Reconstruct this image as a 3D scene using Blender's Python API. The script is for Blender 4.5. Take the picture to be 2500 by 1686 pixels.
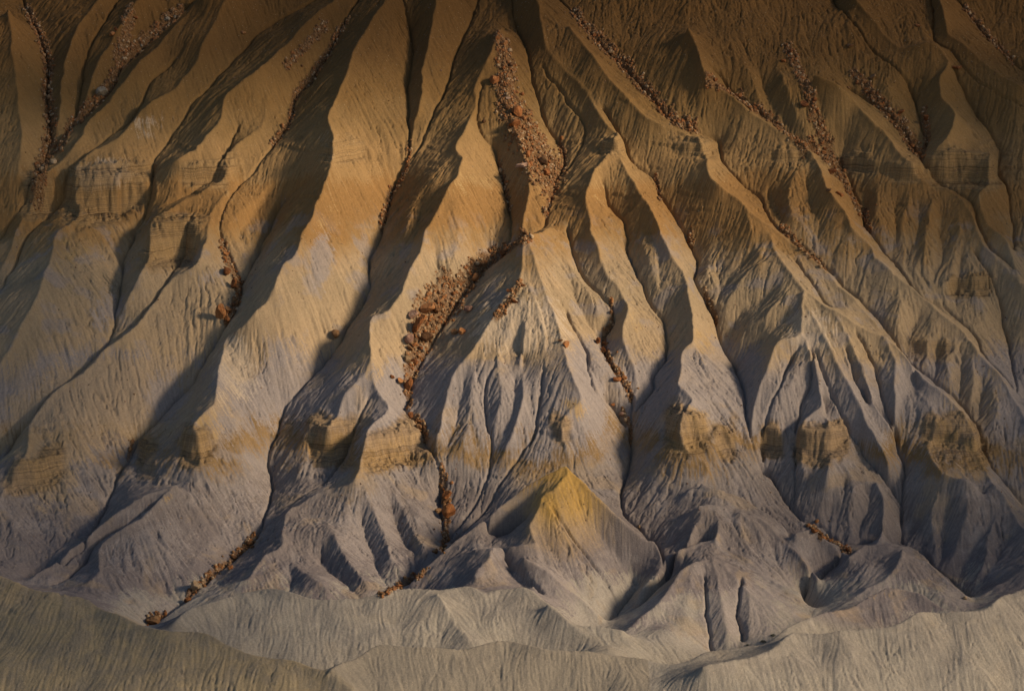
import bpy, math, random
import numpy as np
from mathutils import Vector, Euler
# ------------------------------------------------------------------ camera, sky, sun, exposure
for o in list(bpy.data.objects): bpy.data.objects.remove(o)
scene = bpy.context.scene
col = scene.collection
CZ, PITCH, LENS = 140.0, math.radians(10.0), 102.0
cd = bpy.data.cameras.new('camera'); cam = bpy.data.objects.new('camera', cd); col.objects.link(cam)
cam.location = (0, 0, CZ); cam.rotation_euler = (math.radians(90) - PITCH, 0, 0)
cd.lens = LENS; cd.sensor_width = 36; cd.clip_start = 1; cd.clip_end = 20000
scene.camera = cam
SUN_AZ, SUN_EL = math.radians(107), math.radians(27)      # azimuth clockwise from +Y
sdir = Vector((math.sin(SUN_AZ)*math.cos(SUN_EL), math.cos(SUN_AZ)*math.cos(SUN_EL), math.sin(SUN_EL)))
w = bpy.data.worlds.new('World'); scene.world = w; w.use_nodes = True
nt = w.node_tree; bg = nt.nodes['Background']
sky = nt.nodes.new('ShaderNodeTexSky'); sky.sky_type = 'NISHITA'; sky.sun_disc = False
sky.sun_elevation = SUN_EL; sky.sun_rotation = SUN_AZ
nt.links.new(sky.outputs[0], bg.inputs[0]); bg.inputs[1].default_value = 0.08
sl = bpy.data.lights.new('sun', 'SUN'); sl.energy = 5.0; sl.angle = math.radians(10.0); sl.color = (1.0, 0.79, 0.55)
so = bpy.data.objects.new('sun', sl); col.objects.link(so)
so.rotation_euler = (-sdir).to_track_quat('-Z', 'Y').to_euler(); so.location = (300, 100, 300)
scene.view_settings.view_transform = 'Standard'; scene.view_settings.look = 'None'
scene.view_settings.exposure = -0.12; scene.view_settings.gamma = 1.0
scene.render.resolution_x, scene.render.resolution_y = 1024, 690

rng = np.random.default_rng(7); random.seed(7)
# ------------------------------------------------------------------ the lie of the land
X0, X1, Y0, Y1, DX = -127.0, 127.0, 402.0, 690.0, 0.2
NX, NY = int((X1-X0)/DX)+1, int((Y1-Y0)/DX)+1
def base(y):
    """mean profile of the escarpment: gentle foot, then a 34 degree face"""
    y = np.asarray(y, float)
    return 12.5 + 0.25*(y-506) + 0.4245*8*np.logaddexp(0, (y-507)/8.0)
S = 36.0/LENS/2325.0
cp, sp = math.cos(PITCH), math.sin(PITCH)
def ray(ox, oy):
    X = (np.asarray(ox, float)-1162.5)*S; Y = -(np.asarray(oy, float)-784)*S
    return X, cp + Y*sp, -sp + Y*cp
def site(ox, oy, r):
    """ground position of a surveyed point that lies r metres above the mean profile"""
    dx, dy, dz = ray(ox, oy)
    lo = np.full(dx.shape, 300.0); hi = np.full(dx.shape, 900.0)
    for _ in range(40):
        m = (lo+hi)/2; f = CZ + m*dz/dy - base(m) - r
        lo = np.where(f > 0, m, lo); hi = np.where(f > 0, hi, m)
    y = (lo+hi)/2
    return dx/dy*y, y
# survey of crests (R) and gullies (G): points, optional explicit relief (start, end)
R, G = [], []
def r_(s, e=None, jit=1.0): R.append((s, e, jit))
def g_(s, e=None, jit=1.0): G.append((s, e, jit))
# ---- upper left
r_('28,100 45,250 50,330 40,420')
g_('64,28 100,117 110,171 107,228 117,303 100,374 78,420 28,505')
g_('249,32 214,93 189,157 182,228 167,270 142,310 117,356')
r_('200,36 160,100 142,170 138,240 130,290')
g_('409,32 331,100 281,150 256,200 214,242 167,285 142,313')
r_('292,36 263,82 221,150 203,200 192,235')
r_('430,28 360,107 313,153 274,200 228,256 200,285 170,340 142,370 89,420 55,490 28,560')
g_('402,128 342,192 320,235 292,281 249,317 200,356 160,395 145,430 121,477 71,527 28,610')
r_('500,28 445,142 402,199 349,235 320,263 270,320 214,356 185,384 170,430 180,466 145,513 125,540 96,647 60,725 28,782')
g_('658,32 587,78 527,142 473,199 441,231 420,267 377,320 356,356 349,388 345,420 331,473 310,527 302,555 281,600 277,654 263,711 256,753 228,796 200,825 150,868 100,915 60,965 28,1010')
r_('730,28 634,117 555,192 509,228 505,270 473,313 427,349 374,384 352,405 356,440')
r_('605,231 598,285 569,313 527,342 509,370 520,395 491,416 438,448 391,477 349,509 335,590 310,650 280,700')
g_('541,290 512,356 495,391 480,408 445,428 391,459 356,477 335,495 318,525')
g_('440,485 425,540 405,590 380,640 345,690 300,735 265,765')
g_('797,28 776,64 745,130 708,185 669,228 658,285 619,331 587,374 541,427 509,470 502,516 502,540 516,583 541,636 548,668 534,714 498,771 466,821 434,871 391,921 356,964 313,1006 285,1055 267,1088 242,1135 221,1188 189,1241 150,1273 100,1305 68,1327')
r_('520,440 480,490 473,522 466,547 445,593 402,622 367,665 335,707 302,753 256,782 231,803 199,842 157,871 117,903 89,939 71,974 60,1040 28,1090')
g_('650,400 587,473 570,498 545,535 538,580')
g_('690,420 640,463 619,498 600,540 577,600 550,650')
r_('620,410 560,470 525,500 515,540')
r_('672,410 615,470 590,510 560,575')
r_('705,420 650,480 620,560 575,625')
r_('860,28 808,105 790,160 768,212 745,262 757,330 750,390 725,450 698,515 687,533 673,576 641,611 619,665 605,693 584,707 548,743 509,778 502,814 498,850 491,889 484,924 455,953 441,985 455,1024 448,1060 427,1092 391,1106')
r_('391,1106 370,1131 310,1192 256,1220 225,1245 228,1302 196,1330 132,1345 92,1345',(5,5,4.8,4.5,3.5,3))
r_('402,1102 356,1120 302,1149 242,1188 200,1223 135,1273 70,1320',(5,4.4,3.8,2.5))
g_('362,1142 305,1182 250,1212 210,1245 190,1280 120,1335',(4.2,3.2,1.5))
g_('922,28 936,107 926,199 929,263 929,338 911,391 886,459 865,534 840,583 838,654 819,697 790,739 776,771 744,807 712,850 676,889 644,928 630,988 609,1035 619,1110 601,1181 577,1231 534,1270 480,1312 427,1359 374,1398 342,1423')
g_('1075,28 1039,107 1014,199 972,285 950,342 931,365')
r_('985,32 972,100 958,160 954,220 942,285 934,330')
# ---- centre left
r_('1139,64 1121,107 1107,142 1075,214 1079,249 1057,295 1036,338 1050,363 1040,400 1010,450 985,500 966,530 958,565 929,622 915,668 879,711 845,725 838,780 843,825 828,865 785,905 765,945 744,985')
r_('1010,395 943,459 922,520 905,560')
g_('1064,441 1086,505 1110,557 1120,590')
g_('965,440 950,520 930,580 890,660')
g_('986,545 990,600 990,648 985,680')
r_('1043,470 1043,522 1032,575 1015,640')
g_('1091,189 1086,292 1121,338 1132,377 1146,427 1157,481 1160,516 1153,560')
g_('1168,28 1178,71 1200,121 1207,178 1239,278 1271,327 1281,374 1260,427 1246,481 1235,513 1217,533 1153,575 1103,611 1064,654 1039,689 1007,746 972,793 950,832 936,868 933,903 918,931 943,971 965,999 986,1038 997,1074 1000,1152 1006,1224 1004,1259 965,1298 922,1335')
r_('1139,64 1146,120 1146,160 1157,249 1182,338 1203,409 1196,463 1185,516',(1.5,0.5))
r_('843,825 850,880 886,931 860,960 836,985 820,1038 804,1095 744,1120 730,1124 662,1159 644,1188 644,1238 605,1263 566,1316 527,1327 463,1348 374,1405 345,1428')
r_('886,931 925,950 950,990 965,1040')
g_('845,900 819,939 800,990 770,1050 740,1095 680,1130 620,1170')
r_('720,960 694,984 690,1045 665,1100')
g_('745,930 712,975 705,1040')
g_('815,1131 833,1223 858,1295 879,1337')
r_('822,1110 858,1177 886,1252 900,1310')
g_('875,1110 915,1223 968,1288')
r_('870,1081 920,1159 955,1231 985,1280')
g_('658,1280 665,1351')
r_('658,1266 694,1305 765,1362')
g_('700,1240 760,1310 820,1355')
r_('740,1180 790,1270 850,1345')
# ---- centre
r_('1260,520 1196,543 1185,565 1182,618 1174,643 1132,704 1096,761 1075,796 1029,853 1018,889 1007,939 993,1002',(1.5,5,5.2,5.2,5.2,4.8,4.4,4,3,2.2,1.5,.6))
g_('1064,832 1054,885 1036,956 1025,992 1000,1056')
r_('1075,810 1068,896 1064,953 1055,1000 1030,1060')
g_('1125,818 1103,860 1100,900 1107,967 1118,1024 1111,1060 1100,1095 1075,1150 1045,1190 1010,1232',(4.4,3,1.6,.6,-.4,-1.2,-1.6,-2.2,-2.8,-3.4))
r_('1132,780 1132,821 1139,885 1135,939 1125,995')
g_('1182,825 1171,853 1168,924 1160,960 1128,1020')
r_('1178,740 1185,825 1189,885 1185,931 1168,974 1140,1040')
g_('1235,832 1225,896 1221,960 1210,999 1185,1028 1150,1080 1110,1140 1060,1200 1012,1250',(4.6,3,1.6,.6,-.2,-1.2,-2,-3,-3.8))
g_('1289,512 1299,558 1321,618 1349,654 1385,693 1392,732 1370,775 1381,821 1395,846 1427,882 1438,914 1431,974 1431,1040 1410,1127 1420,1177 1449,1202 1488,1245 1508,1282 1456,1323 1378,1416')
g_('1257,575 1292,636 1313,689 1349,753 1368,775')
g_('1285,705 1328,796 1342,867 1370,910 1402,938 1431,974')
r_('1196,545 1215,600 1235,660 1262,720 1285,800 1298,850 1322,905 1285,950 1275,985 1285,1020 1290,1050',(5,5.2,5.4,5.6,5.6,5.8,6,6,4.6,3.6,2.4,1))
r_('1271,568 1313,629 1349,689 1363,739')
r_('1331,761 1349,814 1378,850 1413,896 1429,930')
r_('1225,28 1242,117 1313,192 1367,271 1400,312 1385,342 1350,392 1332,445 1345,520 1363,583 1378,632 1413,675 1424,711 1413,739 1420,790 1440,850 1445,900')
g_('1230,150 1290,230 1330,300 1300,370 1275,400',(-1,-2.5))
g_('1367,409 1385,463 1420,512 1427,583 1456,647 1481,704 1506,729 1516,782 1513,818 1484,857 1484,889 1442,921')
r_('1400,335 1430,400 1474,473 1516,563 1534,597 1556,629 1567,689 1577,739 1574,775 1549,796 1545,853 1541,882 1574,914 1559,946 1545,985 1590,1040 1606,1065 1591,1099 1560,1125 1520,1175')
r_('1450,520 1475,600 1500,680')
g_('1470,490 1495,590 1500,650 1508,715')
g_('1367,249 1417,320 1435,363 1484,409 1499,452 1534,498 1566,555 1584,604 1577,636 1605,689 1627,732 1641,778 1666,832 1691,889 1695,946 1709,1010 1730,1067 1755,1099 1805,1159 1830,1188')
g_('1630,590 1638,654 1627,697')
r_('1605,580 1612,640 1618,680')
# ---- upper right
g_('1299,28 1349,89 1420,160 1484,231 1534,285 1577,295 1630,324 1641,370 1677,409 1727,445 1737,481 1776,534 1798,548 1837,575 1880,610 1915,648 1960,690 2005,740 2050,800 2085,835 2165,898 2210,950 2240,1030 2270,1085 2310,1130')
r_('1290,60 1395,199 1456,260 1509,295 1534,300 1570,320 1600,345 1613,402 1666,452 1702,484 1755,527 1798,561 1837,590 1873,618 1908,654 1944,689 1972,725 1997,750')
r_('1748,533 1762,576 1798,629 1826,661 1876,700 1944,743 2004,764 2036,789 2086,846 2157,910 2193,956 2228,1038 2257,1102 2290,1149',(2,3,4.2,5,5,4.8,4.6,4.2,3.6,3,3,3,3))
g_('1800,590 1850,652 1885,702',(1.0,1.5))
g_('1734,547 1677,618 1638,672 1625,704')
r_('1750,580 1695,630 1660,680 1638,730')
g_('1791,636 1734,682 1684,711 1650,770')
r_('1800,655 1740,715 1690,750 1662,800')
g_('1819,682 1762,753 1698,796 1677,839')
r_('1826,661 1820,725 1819,760 1766,782 1734,860 1716,903 1705,974',(5,5.2,5.2,4.2,3,2,1))
g_('1812,782 1776,860 1755,903 1734,974 1730,1040')
r_('1819,760 1798,867 1762,921 1757,960 1762,1010')
g_('1841,793 1848,850 1819,914 1809,974 1805,1038 1805,1145',(4.6,3,1.6,.8,0,-1.5))
r_('1825,760 1855,850 1866,917 1837,949 1819,990 1825,1080',(5,4.8,4.4,3.6,2.6,1.2))
r_('1866,917 1880,974 1885,1040 1870,1120 1860,1180')
g_('1880,1050 1895,1120 1880,1210')
g_('1850,790 1908,939 1962,1020 1987,1067 2018,1102 2043,1142',(4.8,3.9,2.6,1.2,-.5,-2.2))
r_('1830,690 1880,790 1930,880 1972,970 2015,1050',(5,5.2,5,4.2,2.5))
g_('1919,796 1962,903 2011,974 2033,1003 2043,1038 2054,1081 2047,1152 2047,1235',(4.6,3.6,2,.8,-.4,-1.4,-2.4,-3))
g_('1944,755 1983,832 2008,921 2033,1000',(4.8,3.4,1.8,0.6))
r_('1900,725 1950,830 1985,920 2025,985',(5,4.8,4,2.2))
r_('2008,768 2033,832 2029,903 2033,974',(5.2,4.6,3.6,2))
g_('2050,814 2068,853 2047,939 2036,992')
r_('2072,830 2083,896 2111,931 2125,956 2107,1010 2111,1040 2143,1081 2204,1106 2230,1140')
g_('2136,1085 2090,1159 2058,1224')
r_('2143,1085 2115,1152 2120,1220 2122,1270')
g_('2165,1110 2147,1166 2147,1238 2132,1295')
r_('2204,1108 2193,1180 2170,1240 2140,1300')
g_('2257,1163 2225,1224 2189,1288 2168,1325')
r_('2240,1120 2262,1163 2246,1224 2225,1295 2205,1335')
g_('2296,1213 2253,1280 2225,1330 2207,1362')
r_('1922,1180 1940,1210 1930,1240')
g_('1960,1080 1975,1140 1955,1200 1935,1235')
r_('1990,1090 2010,1150 1995,1230',(1.5,1))
r_('1930,1060 1945,1110 1925,1170 1905,1215')
g_('1910,1060 1918,1120 1895,1200')
r_('1563,60 1590,130 1606,185 1641,210 1705,260 1784,310 1841,349 1866,399 1880,430 1919,481 1937,516 1972,555 1987,590 2029,635 2061,657 2097,686 2111,692 2140,718 2190,757 2221,807 2275,867 2296,903')
g_('1530,60 1580,150 1560,230 1577,295')
g_('1609,150 1677,221 1748,270 1805,313 1873,349 1908,374 1926,409 1954,463 1962,509 1983,541 2033,600 2061,643 2093,680 2150,700 2211,760 2230,805 2290,870')
g_('1720,142 1734,199 1762,249 1812,313')
g_('1802,125 1855,221 1866,271 1873,320 1880,350')
g_('1866,271 1919,320 1908,356 1915,391')
r_('1680,120 1720,220 1750,262')
r_('1760,120 1790,220 1830,300 1855,335')
r_('1690,470 1720,560 1730,600')
g_('1840,360 1830,430 1855,500 1870,590')
r_('1820,370 1790,430 1800,500')
g_('1740,420 1765,470 1776,530')
r_('1848,171 1919,210 1962,267 2011,310 2047,359 2080,395 2104,414 2140,420 2175,452 2211,498 2228,555 2246,583 2296,629')
g_('1919,28 1990,117 2050,171 2086,256 2104,320 2092,370 2130,402 2204,460 2222,505 2235,540 2260,578 2296,611')
g_('1930,200 1985,240 2050,300 2092,365',(-1,-2.5))
r_('1990,180 2035,240 2080,310')
g_('1962,391 1960,463 1965,516')
r_('1994,400 1990,481 2008,555')
g_('2043,420 2033,481 2036,555 2033,597')
r_('2068,430 2047,516 2045,560')
g_('2090,445 2086,534 2082,583 2061,632')
r_('2120,425 2104,527 2095,600')
g_('2140,448 2132,534 2140,583 2104,654')
r_('2175,455 2186,534 2175,561 2157,629 2140,675')
g_('2188,545 2182,600 2168,690')
r_('2195,533 2197,583 2211,654 2239,714 2236,760')
g_('2211,570 2261,654 2286,761 2296,814')
r_('1962,28 2033,103 2068,110 2111,103 2154,142 2136,178 2136,214 2168,267 2147,320 2122,356 2115,385')
r_('2154,142 2211,185 2268,221 2296,240')
g_('2160,150 2193,214 2246,302 2271,342 2268,388 2289,427 2296,498')
r_('2168,267 2225,310 2260,331 2262,356')
r_('2246,365 2246,409 2221,455 2246,516 2282,547 2296,590')
g_('2204,300 2204,342 2207,427 2206,465')
g_('2118,28 2125,95 2160,115 2200,165 2240,195 2296,225')
r_('2140,28 2155,80 2222,140 2296,190')
g_('2193,28 2239,82 2296,135')
g_('1640,700 1610,680',(-1,-1))
# rows on the lower slopes of the right spurs
r_('2047,654 2040,725 2033,775')
g_('2095,700 2068,753 2050,799')
r_('2111,700 2115,743 2104,796 2094,845')
r_('2147,770 2154,840 2157,885')
g_('2130,760 2125,820 2125,870')
r_('2204,800 2211,868 2200,930')
g_('2180,780 2185,850 2180,920')
r_('2250,860 2262,930 2250,1000')
g_('2232,850 2228,900 2225,950')
# ---- the golden cone
r_('1285,1060 1299,1074 1349,1124 1402,1174 1456,1213 1488,1231 1509,1277',(13,3),0.35)
r_('1285,1060 1260,1074 1203,1106 1146,1142 1064,1209 1007,1259 930,1328',(13,1.5),0.35)
r_('1285,1060 1283,1085 1256,1124 1235,1131 1221,1163 1203,1192 1208,1212 1217,1234',(13,8.5))
r_('1217,1234 1189,1241 1121,1252 1111,1277 1086,1302 1079,1330',(8.5,6))
r_('1121,1252 1057,1263 1010,1285 960,1315',(7.5,2))
g_('1190,1215 1120,1240 1050,1255 985,1298',(3.5,-0.5))
r_('1185,1266 1242,1302 1313,1359 1378,1417',(8,1))
g_('1150,1275 1200,1320 1232,1350',(6,4.5))
r_('1290,1100 1340,1180 1400,1260 1450,1325',(12,-1),0.5)
r_('1238,1145 1290,1230 1350,1330 1385,1400',(11,-1),0.5)
r_('1205,1215 1260,1290 1330,1365 1376,1412',(8.8,-1),0.5)
g_('1250,1150 1310,1240 1380,1330 1410,1380',(10.8,-1.5),0.5)
r_('1130,1262 1160,1300 1200,1345',(5,3.8))
# ---- lower right
r_('1534,1252 1577,1238 1623,1234 1659,1252 1748,1323 1819,1352',(5,1),0.35)
r_('1534,1252 1515,1272 1500,1300 1450,1350',(3.5,0.5))
g_('1613,1262 1570,1284 1530,1310 1480,1355 1430,1400',(0.5,-1))
r_('1584,1152 1627,1149 1670,1152 1695,1170 1748,1202 1798,1252 1855,1312',(5.5,1),0.35)
r_('1584,1152 1550,1195 1534,1222 1515,1240',(4.5,1))
r_('1591,1099 1627,1117 1677,1127 1748,1177 1798,1216 1830,1230',(4,1))
g_('1600,1125 1640,1135 1700,1155 1760,1200 1800,1235',(0.5,0))
r_('1680,1158 1725,1215 1770,1290',(5.3,0.8),0.5)
r_('1627,1150 1630,1190 1625,1232',(5.3,5),0.5)
r_('1600,1152 1575,1195 1560,1235',(5.3,4.5),0.5)
r_('1620,1270 1581,1288 1545,1312 1500,1366 1456,1398 1417,1434',(6.5,4.5),0.35)
r_('1620,1270 1670,1291 1734,1337 1790,1375 1848,1402',(6.5,1),0.35)
r_('1620,1275 1641,1366 1652,1465',(6.5,3))
g_('1598,1312 1605,1402 1616,1476',(5.6,2.4))
g_('1684,1315 1673,1384 1688,1462',(5.2,1.8))
r_('1691,1312 1702,1384 1697,1458',(5.2,2.6))
r_('1575,1298 1560,1370 1545,1440',(6,3.4))
r_('1640,1282 1720,1360 1800,1400',(6.4,2.6),0.5)
r_('1805,1216 1855,1213 1876,1231 1922,1259',(3.5,1))
r_('1926,1263 1962,1241 1997,1241 2033,1248 2068,1243 2090,1263 2118,1295 2207,1366',(3.5,2.5),0.35)
r_('2050,1250 2033,1302 1962,1348 1908,1387',(4.5,2))
g_('1930,1268 1880,1300 1850,1330 1825,1360 1848,1405',(-1,-3.5))
g_('1830,1188 1870,1205 1920,1240 1990,1235 2047,1238 2100,1255 2132,1298 2168,1326 2207,1362 2172,1393',(-1.5,-3))
# ---- foreground crests
r_('380,1434 427,1391 491,1370 555,1345 605,1341 676,1355 744,1364 815,1361 943,1341 993,1345 1064,1334 1100,1355 1128,1341 1189,1339 1242,1373 1299,1419 1349,1426 1417,1434',(9,7),0.35)
r_('993,1345 1040,1420 1100,1500',(9.5,6.5),0.5)
r_('555,1345 600,1420 640,1480',(9,6),0.5)
r_('1242,1373 1330,1440 1420,1485',(9,6),0.5)
r_('28,1320 71,1337 125,1352 185,1359 249,1394 320,1423 384,1441 448,1437 512,1462 569,1483 605,1490 676,1508 737,1537',(15,11),0.3)
r_('744,1532 797,1501 865,1469 943,1473 1046,1473 1146,1455 1242,1482 1328,1483 1438,1490 1534,1508 1577,1501 1605,1483 1688,1469 1741,1465 1784,1430 1855,1402 1908,1387 1979,1355 2015,1341 2050,1343 2083,1352 2140,1380 2175,1395',(12,8.5),0.3)
r_('1595,1522 1659,1508 1748,1483 1801,1441 1873,1442 1954,1430 2033,1423 2104,1394 2175,1393 2239,1389 2275,1355 2296,1348',(13,14),0.3)
r_('2296,1316 2257,1337 2211,1366',(5,1.5))

r_('1196,560 1178,660 1150,760 1128,815',(5.1,5.4,5.2,4.6),0.5)
r_('1200,570 1196,660 1190,760 1182,818',(5.1,5.6,5.4,4.4),0.5)
r_('1205,570 1222,680 1235,770 1240,825',(5.1,5.6,5.6,4.9),0.5)

def parse(s): return np.array([[float(v) for v in p.split(',')] for p in s.split()])
def spline(P, step=5.0):
    P = np.asarray(P, float)
    if len(P) > 2:
        Q = np.vstack([2*P[0]-P[1], P, 2*P[-1]-P[-2]]); out = []
        for i in range(1, len(Q)-2):
            n = max(2, int(np.linalg.norm(Q[i+1]-Q[i])/step)); t = np.linspace(0, 1, n, endpoint=False)[:, None]
            a, b, c, d = Q[i-1], Q[i], Q[i+1], Q[i+2]
            cr = 0.5*((2*b)+(c-a)*t+(2*a-5*b+4*c-d)*t**2+(-a+3*b-3*c+d)*t**3)
            out.append(0.65*cr+0.35*(b+(c-b)*t))
        out.append(P[-1:]); return np.vstack(out)
    n = max(2, int(np.linalg.norm(P[1]-P[0])/step)); t = np.linspace(0, 1, n)[:, None]
    return P[0]*(1-t)+P[1]*t
def extend(P):
    P = list(P)
    for end in (0, -1):
        a = P[end]; b = P[1] if end == 0 else P[-2]
        if a[0] < 36 or a[0] > 2288 or a[1] < 38 or a[1] > 1532:
            d = a-b; d = d/np.linalg.norm(d); q = a+d*75
            P.insert(0, q) if end == 0 else P.append(q)
    return np.array(P)
def smooth1(a, n):
    for _ in range(n):
        b = a.copy(); b[1:-1] = (a[:-2]+2*a[1:-1]+a[2:])/4; a = b
    return a
def prep(L):
    out = []
    for s, e, jit in L:
        P = spline(extend(parse(s)))
        n = len(P)
        j = smooth1(rng.normal(0, 1, n), 2)*1.7*jit + smooth1(rng.normal(0, 1, n), 10)*4.0*jit
        j[0] = j[-1] = 0
        P[:, 0] += j
        out.append([P, e])
    return out
Rp, Gp = prep(R), prep(G)
allR = np.vstack([p for p, _ in Rp]); allG = np.vstack([p for p, _ in Gp])
K, CAP = 0.043, 160.0
def auto(P, other, sign):
    d = np.full((len(P), 2), CAP)
    for i, p in enumerate(P):
        q = other-p; q = q[np.abs(q).max(1) < CAP]
        if len(q):
            dist = np.hypot(q[:, 0], q[:, 1]); L = q[:, 0] < 0
            if L.any(): d[i, 0] = min(CAP, dist[L].min())
            if (~L).any(): d[i, 1] = min(CAP, dist[~L].min())
    m = 0.8*d.max(1)+0.2*d.min(1)
    return sign*K*smooth1(m, 8)
def length(P): return np.hypot(*np.diff(P, axis=0).T).sum()
def dense(A):
    t = np.linspace(0, 1, 9)[:-1]
    seg = A[:-1, None, :]*(1-t[None, :, None]) + A[1:, None, :]*t[None, :, None]
    return np.vstack([seg.reshape(-1, 3), A[-1:]])
MINOR = 265.0
majR = np.vstack([p for p, e in Rp if e is not None or length(p) > MINOR]); majG = np.vstack([p for p, e in Gp if e is not None or length(p) > MINOR])
from mathutils.kdtree import KDTree
pts, minor, maj = [], [], []
for lst, other, every, sg in ((Rp, majG, allG, 1), (Gp, majR, allR, -1)):
    for it in lst:
        P, e = it
        if e is None and length(P) <= MINOR:
            d = np.array([np.sort(np.hypot(every[:, 0]-p[0], every[:, 1]-p[1]))[0] for p in P])
            d = smooth1(np.minimum(d, 55.0), 6)
            t = np.linspace(0, 1, len(P)); tp = np.clip(t/0.25, 0, 1)*np.clip((1-t)/0.2, 0.25, 1)
            it.append(None); minor.append((P, sg*0.030*d*tp)); continue
        if e is None:
            r = auto(P, other, sg); t = np.linspace(0, 1, len(P)); inner = lambda p: 40 < p[0] < 2285 and 45 < p[1] < 1525
            if sg < 0 and inner(P[0]): r = r*np.clip(t/0.22, 0, 1)
            if sg > 0 and inner(P[-1]): r = r*np.clip((1-t)/0.12, 0.15, 1)
        r = r if e is None else np.interp(np.linspace(0, 1, len(P)), np.linspace(0, 1, len(e)), e)
        it.append(None); maj.append([it, P, r, sg, e is not None])
# no flank may stand steeper than clay can: draw too close crests and gullies together
for k in range(6):
    xy = [site(P[:, 0], P[:, 1], r) for _, P, r, _, _ in maj]
    trees = {}
    for sg in (1, -1):
        ids = [(i, j) for i, q in enumerate(maj) if q[3] == sg for j in range(len(q[2]))]
        kd = KDTree(len(ids))
        for n, (i, j) in enumerate(ids): kd.insert((xy[i][0][j], xy[i][1][j], 0), n)
        kd.balance(); trees[sg] = (kd, ids)
    new_r = []
    for i, (it, P, r, sg, fixed) in enumerate(maj):
        rn = r.copy(); kd, ids = trees[-sg]
        if not fixed:
            for j in range(len(r)):
                _, n, d = kd.find((xy[i][0][j], xy[i][1][j], 0)); a, b = ids[n]
                lim = 1.0*d; gap = sg*(r[j]-maj[a][2][b])
                if gap > lim: rn[j] = r[j]-sg*(gap-lim)*(0.5 if not maj[a][4] else 0.9)
            rn = smooth1(rn, 3)
        new_r.append(rn)
    for q, rn in zip(maj, new_r): q[2] = rn
for it, P, r, sg, e in maj:
    x, y = site(P[:, 0], P[:, 1], r); it[2] = np.c_[x, y, r]; pts.append(dense(it[2]))
# valleys that the foreground crests hide, and the slope that runs out below the picture
vis = np.vstack(pts)
for lst, (P, e, A) in ((R[k], Rp[k]) for k in range(len(R))):
    if lst[2] < 0.4 and A is not None:
        x, y, zz = A[:, 0], A[:, 1]+7.5, base(A[:, 1])+A[:, 2]-4.6
        keep = np.array([np.hypot(vis[:, 0]-a, vis[:, 1]-b).min() > 4.5 for a, b in zip(x, y)])
        if keep.any(): pts.append(np.c_[x, y, zz-base(y)][keep])
xx = np.arange(X0, X1, 0.5)
pts.append(np.c_[xx, np.full(len(xx), 412.0)+2*np.sin(xx*0.11), 1.5+1.5*np.sin(xx*0.13+1)])

pts = np.vstack(pts)
def raster(nx, ny, pts):
    ix = np.rint((pts[:, 0]-X0)/(X1-X0)*(nx-1)).astype(int); iy = np.rint((pts[:, 1]-Y0)/(Y1-Y0)*(ny-1)).astype(int)
    k = (ix >= 0) & (ix < nx) & (iy >= 0) & (iy < ny); idx = iy[k]*nx+ix[k]
    c = np.bincount(idx, minlength=nx*ny).reshape(ny, nx); v = np.bincount(idx, weights=pts[k, 2], minlength=nx*ny).reshape(ny, nx)
    m = c > 0
    return m, np.where(m, v/np.maximum(c, 1), 0).astype(np.float32)
def resize(a, ny, nx):
    y = np.linspace(0, a.shape[0]-1, ny); x = np.linspace(0, a.shape[1]-1, nx)
    yi = np.minimum(y.astype(int), a.shape[0]-2); xi = np.minimum(x.astype(int), a.shape[1]-2)
    fy = (y-yi)[:, None].astype(np.float32); fx = (x-xi)[None].astype(np.float32)
    b = a[yi]*(1-fy)+a[yi+1]*fy
    return b[:, xi]*(1-fx)+b[:, xi+1]*fx
def avg4(a):
    p = np.pad(a, 1, mode='edge')
    return (p[:-2, 1:-1]+p[2:, 1:-1]+p[1:-1, :-2]+p[1:-1, 2:])*np.float32(0.25)
def membrane(pts, its):
    r = None
    for lv, it in zip((32, 16, 8, 4, 2, 1), its):
        nx, ny = (NX-1)//lv+1, (NY-1)//lv+1
        m, v = raster(nx, ny, pts)
        r = np.zeros((ny, nx), np.float32) if r is None else resize(r, ny, nx)
        r[m] = v[m]
        for _ in range(it):
            r = avg4(r); r[m] = v[m]
    return r
def sample(a, x, y):
    fx = np.clip((x-X0)/DX, 0, NX-1.01); fy = np.clip((y-Y0)/DX, 0, NY-1.01)
    i, j = fy.astype(int), fx.astype(int); u, v = fx-j, fy-i
    return (a[i, j]*(1-u)+a[i, j+1]*u)*(1-v)+(a[i+1, j]*(1-u)+a[i+1, j+1]*u)*v
r = membrane(pts, (800, 400, 250, 150, 90, 50))
zero = pts.copy(); zero[:, 2] = 0
p2 = [zero]
for P, dl in minor:
    rr = np.zeros(len(P))
    for _ in range(8):
        x, y = site(P[:, 0], P[:, 1], rr+dl); rr = 0.5*rr+0.5*sample(r, x, y)
    x, y = site(P[:, 0], P[:, 1], rr+dl); p2.append(dense(np.c_[x, y, dl]))
r = r + membrane(np.vstack(p2), (60, 60, 80, 80, 60, 40))
xs = np.linspace(X0, X1, NX, dtype=np.float32); ys = np.linspace(Y0, Y1, NY, dtype=np.float32)
def blur(a, n):
    for _ in range(n): a = 0.5*a+0.5*avg4(a)
    return a
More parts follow.
